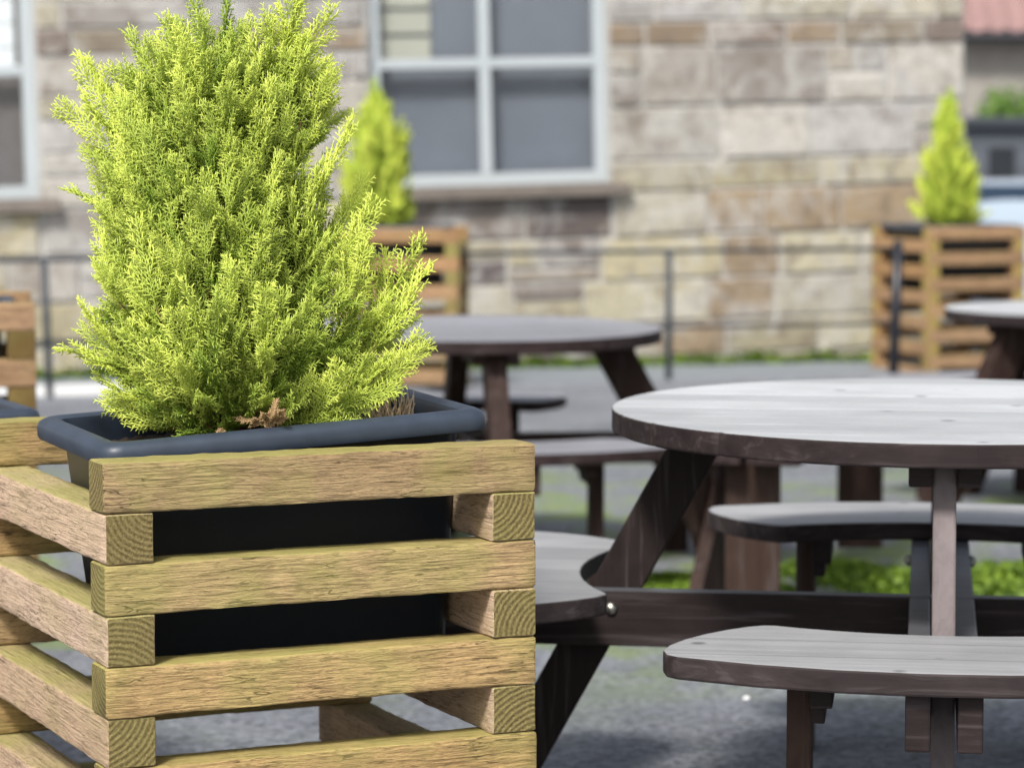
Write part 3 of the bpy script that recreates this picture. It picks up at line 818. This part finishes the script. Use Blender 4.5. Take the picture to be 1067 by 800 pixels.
for r_ in range(len(EDGES)-1):
    z0, z1 = EDGES[r_], EDGES[r_+1]
    u = U0-rnd.uniform(0, .4)
    while u < U1:
        w = rnd.uniform(.32, .78)*(1.1 if z1-z0 > .2 else 1.); v = min(u+w, U1)
        if U1-v < .12: v = U1
        segs = [(max(u, U0), v)]
        for (wa, wb) in WIN:
            if z1 > SB+.01 and z0 < WT:
                new = []
                for (a_, b_) in segs:
                    if b_ <= wa or a_ >= wb: new.append((a_, b_)); continue
                    if a_ < wa: new.append((a_, wa))
                    if b_ > wb: new.append((wb, b_))
                segs = new
        zz0, zz1 = z0, z1
        for (a_, b_) in segs:
            if zz1-zz0 > .25 and rnd.random() < (.6 if zz1-zz0 > .3 else .2):
                zm = zz0+(zz1-zz0)*rnd.uniform(.35, .65)
                if rnd.random() < .5: block(a_, b_, zz0, zm); block(a_, b_, zm, zz1)
                else:
                    um_ = a_+(b_-a_)*rnd.uniform(.35, .65); block(a_, b_, zz0, zm); block(a_, um_, zm, zz1); block(um_, b_, zm, zz1)
            else: block(a_, b_, zz0, zz1)
        # part of a course below a sill that the window line cuts
        for (wa, wb) in WIN:
            a_, b_ = max(u, wa), min(v, wb)
            if b_ > a_ and z1 > SB+.01 and z0 < SB: block(a_, b_, z0, SB)
        u = v
for (za, zb) in [(EDGES[i], EDGES[i+1]) for i in range(len(EDGES)-1)]:   # return of the right-hand corner
    y = 0.
    while y < 5.0:
        w = rnd.uniform(.35, .6); c = stone_col(2.9, (za+zb)/2, 0)
        st.add([(U1, y+.01, za+.008), (U1, y+w-.01, za+.008), (U1, y+w-.01, zb-.008), (U1, y+.01, zb-.008),
                (U1+.015, y+.02, za+.016), (U1+.015, y+w-.02, za+.016), (U1+.015, y+w-.02, zb-.016), (U1+.015, y+.02, zb-.016)],
               [(4, 5, 6, 7), (0, 1, 5, 4), (1, 2, 6, 5), (2, 3, 7, 6), (3, 0, 4, 7)], c)
        y += w
for o_, dz in ((st, 0),):
    me = o_.build('wall', M_STONE, bd)
me.location = (0, 0, 0)
mo = MB(); ZB = EDGES[0]
us = sorted([U0, U1]+[x for w in WIN for x in w])
def mbox(u0, u1, z0, z1): mo.box(L3((u0+u1)/2, -.25, (z0+z1)/2), (u1-u0, .5, z1-z0))
mbox(U0, U1, ZB, SB); mbox(U0, U1, WT, ZT)
mbox(U0, -4.27, SB, WT); mbox(-2.79, -.831, SB, WT); mbox(.650, U1, SB, WT)
mo.box((U1-.25, 2.75, (ZB+ZT)/2), (.5, 4.5, ZT-ZB))
mo.build('mortar', M_MORT, bd)
rf = MB(); rf.add([L3(U0-.2, .35, ZT-.02), L3(U1+.3, .35, ZT-.02), L3(U1+.3, -3, ZT+1.9), L3(U0-.2, -3, ZT+1.9), L3(U0-.2, .35, ZT+.08), L3(U1+.3, .35, ZT+.08), L3(U1+.3, -3, ZT+2.02), L3(U0-.2, -3, ZT+2.02)],
                  [(0, 1, 2, 3), (4, 5, 6, 7), (0, 1, 5, 4), (1, 2, 6, 5), (2, 3, 7, 6), (3, 0, 4, 7)])
rf.build('roof', M_SLATE, bd)
def window(wa, wb, left):
    f = MB(); n = -.075; w = wb-wa
    def bar(u0, u1, z0, z1, dn=0., dep=.05): f.box(L3((u0+u1)/2, n+dn, (z0+z1)/2), (u1-u0, dep, z1-z0), None, .005)
    fw = .075
    bar(wa, wa+fw, WB, WT); bar(wb-fw, wb, WB, WT); bar(wa+fw, wb-fw, WB, WB+fw); bar(wa+fw, wb-fw, WT-fw, WT)
    um = (wa+wb)/2-.02
    bar(um-.034, um+.034, WB+fw, WT-fw, .004)
    for zz in (ZC+.515, ZC+1.19): bar(wa+fw, um-.034, zz-.03, zz+.03, .002); bar(um+.034, wb-fw, zz-.03, zz+.03, .002)
    fo = f.build('window', M_WFRAME, bd)
    lab = 'left window, its upper panes with a pale reflection built as a white blind' if left else 'right window, mostly grey behind the glass'
    fo['label'] = lab
    for (a, b_) in ((wa+fw, um-.034), (um+.034, wb-fw)):
        for (c, d) in ((WB+fw, ZC+.485), (ZC+.545, ZC+1.16), (ZC+1.22, WT-fw)):
            g = MB(); g.box(L3((a+b_)/2, n-.005, (c+d)/2), (b_-a, .006, d-c)); g.build('pane', M_GLASS, fo)
    s_ = MB(); s_.box(L3((wa+wb)/2, .0, WB-.0375), (w+.20 if not left else w+.2, .20, .073), None, .008); s_.build('sill', M_SILL, fo)
    cu = MB(); cu.box(L3((wa+wb)/2, n-.115, (WB+WT)/2), (w-.06, .02, WT-WB-.06)); cu.build('backing', M_BACKB if left else M_BACKG, fo)  # plain toned sheet added behind the panes
    sl = MB()
    if left:
        for k in range(9): sl.box(L3((wa+wb)/2+.0, n-.09, ZC+.58+k*.14), (w-.2, .012, .132), None, .002)
        sl.build('reflection_slats', M_WREFL, fo)  # bright reflection in the upper panes, built as white boards
    else:
        for k in range(8): sl.box(L3(wa+fw+.17, n-.09, ZC+.61+k*.155), (.34, .015, .13), None, .002)
        sl.build('reflection_slats', M_CREAM, fo)  # pale reflection at the pane's left side, built as cream boards
window(*WIN[0], False); window(*WIN[1], True)

# ------------------------------------------------------------------ beyond the corner
ct = empty('cottage', (6.9, 43, -.5), 0); tag(ct, 'distant stone cottage with a pink tiled roof at the top right corner', 'cottage')
b = MB(); b.box((2.5, 2.5, 1.75), (8, 5, 3.9), None, .01); b.build('wall', M_COTT, ct)
b = MB(); z1 = 3.52
for i in range(30):
    x0 = -1.8+i*.29
    b.add([(x0, -.35, z1), (x0+.145, -.35, z1+.06), (x0+.29, -.35, z1), (x0, 2.6, z1+2.2), (x0+.145, 2.6, z1+2.26), (x0+.29, 2.6, z1+2.2)], [(0, 1, 4, 3), (1, 2, 5, 4)])
b.add([(-1.8, -.35, z1-.04), (6.9, -.35, z1-.04), (6.9, 2.6, z1+2.15), (-1.8, 2.6, z1+2.15)], [(0, 1, 2, 3)])
b.build('roof', M_TILE, ct)
b = MB(); b.tube([(-1.8, -.42, z1-.06), (6.9, -.42, z1-.06)], .07, 8); b.build('gutter', M_GUT, ct)

sh = empty('shed', unpix(1040, 0, 33).xy.to_3d(), 0); sh.location.z = gz(0, 33)
tag(sh, 'dark grey shed with a dark window, beyond the wall corner at the right edge', 'shed')
b = MB(); b.box((.10, 1., 1.05), (1.5-.6+.3, 2, 2.1), None, .01)
for i in range(8): b.box((.10, -.008, .13+i*.262), (1.2, .02, .25), None, .004)
b.build('wall', M_SHED, sh)
b = MB(); b.box((.1, .95, 2.14), (1.36, 2.2, .07), Matrix.Rotation(.03, 3, 'X'), .006); b.build('roof', M_IRON, sh)
b = MB(); b.box((.02, -.03, 1.45), (.30, .03, .75), None, .004); b.build('window', M_SHEDG, sh)

def leafball(b, c, rx, rz, n, s, rnd):
    for _ in range(n):
        a = rnd.uniform(0, 6.28); q = rnd.uniform(-.9, 1); r_ = rnd.random()**.4
        lump = 1+.22*math.sin(a*3+q*4)+.12*math.sin(a*7)
        w = math.sqrt(max(0, 1-q*q))*lump
        p = Vector(c)+Vector((math.cos(a)*w*rx*r_, math.sin(a)*w*rx*r_, q*rz*r_*lump))
        R_ = Euler((rnd.uniform(0, 6), rnd.uniform(0, 6), rnd.uniform(0, 6))).to_matrix()
        l = s*rnd.uniform(.6, 1.4)
        vs = [p+R_ @ Vector(v)*l for v in ((-.5, 0, 0), (0, -.28, .06), (.5, 0, 0), (0, .28, .06))]
        b.add(vs, [(0, 1, 2, 3)])
rnd = random.Random(9)
bs = empty('bush', (unpix(1062, 0, 38).x, 38, gz(0, 38))); tag(bs, 'green leafy bush in front of the distant cottage, above the dark shed', 'bush')
b = MB(); leafball(b, (0, 0, 1.95), .75, .60, 2600, .13, rnd); leafball(b, (-.35, 0, 1.65), .35, .35, 600, .12, rnd); leafball(b, (.4, 0, 1.2), .7, .8, 1400, .14, rnd)
f_ = b.build('foliage', M_BUSH, bs); at = f_.data.attributes.new('tint', 'FLOAT', 'POINT'); at.data.foreach_set('value', np.repeat(np.random.RandomState(1).rand(len(b.v)//4), 4).astype(np.float32))
b = MB(); b.tube([(0, 0, -.1), (.03, 0, .8), (0, 0, 1.7)], [.07, .05, .03], 8); b.tube([(0, 0, .7), (.3, .1, 1.4)], [.04, .02], 6); b.build('trunk', M_BARK, bs)

# parked car seen end-on: lofted body
car = empty('parked_car', (unpix(1060, 0, 27).x, 27.0, gz(0, 27)), rad(-8))
tag(car, 'pale blue parked car with dark windscreen behind the right-hand crate', 'car')
secs = [  # y, half width, z bottom, z shoulder, z top, half width at top
    (-.35, .62, .35, .62, .66, .55), (-.2, .78, .22, .72, .78, .66), (.3, .83, .20, .82, .90, .72), (.75, .84, .20, .88, .97, .74),
    (1.35, .85, .20, .92, 1.36, .58), (2.0, .85, .20, .93, 1.43, .57), (2.9, .85, .20, .93, 1.38, .55), (3.5, .83, .25, .92, .98, .66), (3.75, .75, .32, .8, .84, .6)]
vs = []; fs = []
for (y, hw, zb, zs, zt, tw) in secs:
    half = [(0, zb), (hw*.8, zb), (hw, zb+.12), (hw*1.01, (zb+zs)/2+.05), (hw*.97, zs), (tw, zt-.04), (tw*.8, zt), (0, zt+.015)]
    ring = half+[(-x, z_) for x, z_ in half[-2:0:-1]]
    vs += [(x, y, z_) for x, z_ in ring]
n = 14
for i in range(len(secs)-1):
    for k in range(n): fs.append((i*n+k, i*n+(k+1) % n, (i+1)*n+(k+1) % n, (i+1)*n+k))
fs.append(tuple(range(n))); fs.append(tuple((len(secs)-1)*n+k for k in range(n))[::-1])
me = mesh(vs, fs); bo = link('body', me, M_CAR, car, True); sbm = bo.modifiers.new('s', 'SUBSURF'); sbm.levels = 2; sbm.render_levels = 2
b = MB(); b.add([(-.66, .80, .985), (.66, .80, .985), (.52, 1.36, 1.365), (-.52, 1.36, 1.365), (-.66, .83, .95), (.66, .83, .95), (.52, 1.39, 1.33), (-.52, 1.39, 1.33)],
                [(0, 1, 2, 3), (4, 5, 6, 7), (0, 1, 5, 4), (1, 2, 6, 5), (2, 3, 7, 6), (3, 0, 4, 7)]); b.build('windscreen', M_GLASSD, car)
for q in (-1, 1):
    b = MB(); b.add([(q*.80, 1.15, .95), (q*.80, 2.95, .95), (q*.62, 2.75, 1.33), (q*.62, 1.5, 1.33), (q*.76, 1.15, .95), (q*.76, 2.95, .95), (q*.58, 2.75, 1.33), (q*.58, 1.5, 1.33)],
                    [(0, 1, 2, 3), (4, 5, 6, 7), (0, 1, 5, 4), (1, 2, 6, 5), (2, 3, 7, 6), (3, 0, 4, 7)]); b.build('side_window', M_GLASSD, car)
    for y in (.4, 2.95):
        b = MB(); b.tube([(q*.86, y, .30), (q*.66, y, .30)], .30, 20); w_ = b.build('wheel', M_TYRE, car)
        b = MB(); b.tube([(q*.868, y, .30), (q*.80, y, .30)], .18, 14); b.build('rim', M_STEEL, w_)
    b = MB(); b.box((q*.55, -.27, .60), (.26, .10, .12), None, .03); b.build('headlight', M_LAMP, car)

# ------------------------------------------------------------------ weeds in the tarmac and along the wall
def weeds(name, spots, n, h, mat, seed, label):
    r = random.Random(seed); b = MB(); tint = []
    for _ in range(n):
        c = r.choice(spots); a = r.uniform(0, 6.28); k = math.sqrt(r.random())*r.uniform(.6, 1.)
        x = c[0]+math.cos(a)*k*c[2]; y = c[1]+math.sin(a)*k*c[3]; z = gz(x, y)
        hh = h*r.uniform(.35, 1.)*(1.15-.7*k)*c[4]; az = r.uniform(0, 6.28); ln = r.uniform(.2, 1.1); w = r.uniform(.006, .016)
        d = Vector((math.cos(az), math.sin(az), 0)); s_ = Vector((-d.y, d.x, 0))
        p = Vector((x, y, z-.004)); m_ = p+d*hh*ln*.4+Vector((0, 0, hh*.75)); t = p+d*hh*ln+Vector((0, 0, hh*.9))
        b.add([p-s_*w*.4, p+s_*w*.4, m_+s_*w, m_-s_*w, t], [(0, 1, 2, 3), (3, 2, 4)]); tint += [r.random()]*5
    o = b.build(name, mat); at = o.data.attributes.new('tint', 'FLOAT', 'POINT'); at.data.foreach_set('value', np.array(tint, dtype=np.float32))
    tag(o, label, 'weeds', None, 'stuff'); return o
weeds('grass', [(.62, 8.45, .30, .22, 1.), (.50, 8.7, .22, .2, .8)], 2600, .05, M_WEED, 3, 'bright green grass growing in the tarmac beneath the bench')
weeds('weeds', [(1.22, 8.6, .34, .42, 1.), (1.62, 8.7, .45, .45, 1.1), (1.0, 8.9, .2, .3, .9), (1.9, 8.3, .3, .3, .9)], 5200, .055, M_WEED, 4, 'bright leafy green weeds growing between the largest table and the table at the right edge')
weeds('moss', [(wallp(u, .08, 0).x, wallp(u, .08, 0).y, .35, .09, 1.) for u in [-7+.45*k for k in range(23)]], 6500, .10, M_WEED, 5, 'strip of grass and moss along the foot of the stone wall')
b = MB(); rnd = random.Random(2)
pp = unpix(781, 731, 6.3); D_ = (ZC-gz(0, 6.0))*F/(731-155); pp = unpix(781, 731, D_)
b.lathe([(.003, -.003), (.008, 0), (.010, .003), (.006, .007), (.002, .009)], (pp.x, pp.y, gz(0, D_)+.002), 9)
tag(b.build('pebble', M_PEB, None, True), 'small white pebble on the tarmac under the nearest curved seat', 'pebble')

# ------------------------------------------------------------------ light, sky, camera
w = bpy.data.worlds.new('World'); sc.world = w; w.use_nodes = True
nt = w.node_tree; bg = nt.nodes['Background']
sky = nt.nodes.new('ShaderNodeTexSky'); sky.sky_type = 'NISHITA'; sky.sun_disc = False
EL, AZ = rad(48), rad(200)                     # azimuth measured clockwise from +Y
sky.sun_elevation = EL; sky.sun_rotation = AZ; sky.air_density = 1.; sky.dust_density = 3.; sky.ozone_density = 1.
hs = nt.nodes.new('ShaderNodeHueSaturation'); hs.inputs['Saturation'].default_value = .45
nt.links.new(sky.outputs[0], hs.inputs['Color']); nt.links.new(hs.outputs[0], bg.inputs[0]); bg.inputs[1].default_value = .115
sl = bpy.data.lights.new('sun', 'SUN'); sl.energy = 3.3; sl.angle = rad(10); sl.color = (1., .96, .90)
so = bpy.data.objects.new('sun', sl); COL.objects.link(so)
dirv = Vector((math.sin(AZ)*math.cos(EL), math.cos(AZ)*math.cos(EL), math.sin(EL)))
so.rotation_euler = dirv.to_track_quat('Z', 'Y').to_euler(); so.location = dirv*30
cd = bpy.data.cameras.new('camera'); cam = bpy.data.objects.new('camera', cd); COL.objects.link(cam)
cd.sensor_width = 36; cd.lens = 36*F/1067; cd.clip_start = .05; cd.clip_end = 2000
cam.location = (0, 0, ZC); cam.rotation_euler = (math.pi/2-math.atan(245/F), 0, 0)
cd.dof.use_dof = True; cd.dof.focus_distance = 4.12; cd.dof.aperture_fstop = 4.7; cd.dof.aperture_blades = 0
sc.camera = cam
sc.view_settings.view_transform = 'Standard'; sc.view_settings.look = 'None'; sc.view_settings.gamma = 1
sc.view_settings.exposure = .50; sc.view_settings.use_curve_mapping = False
sc.cycles.use_denoising = True
sc.cycles.max_bounces = 8; sc.cycles.transparent_max_bounces = 8
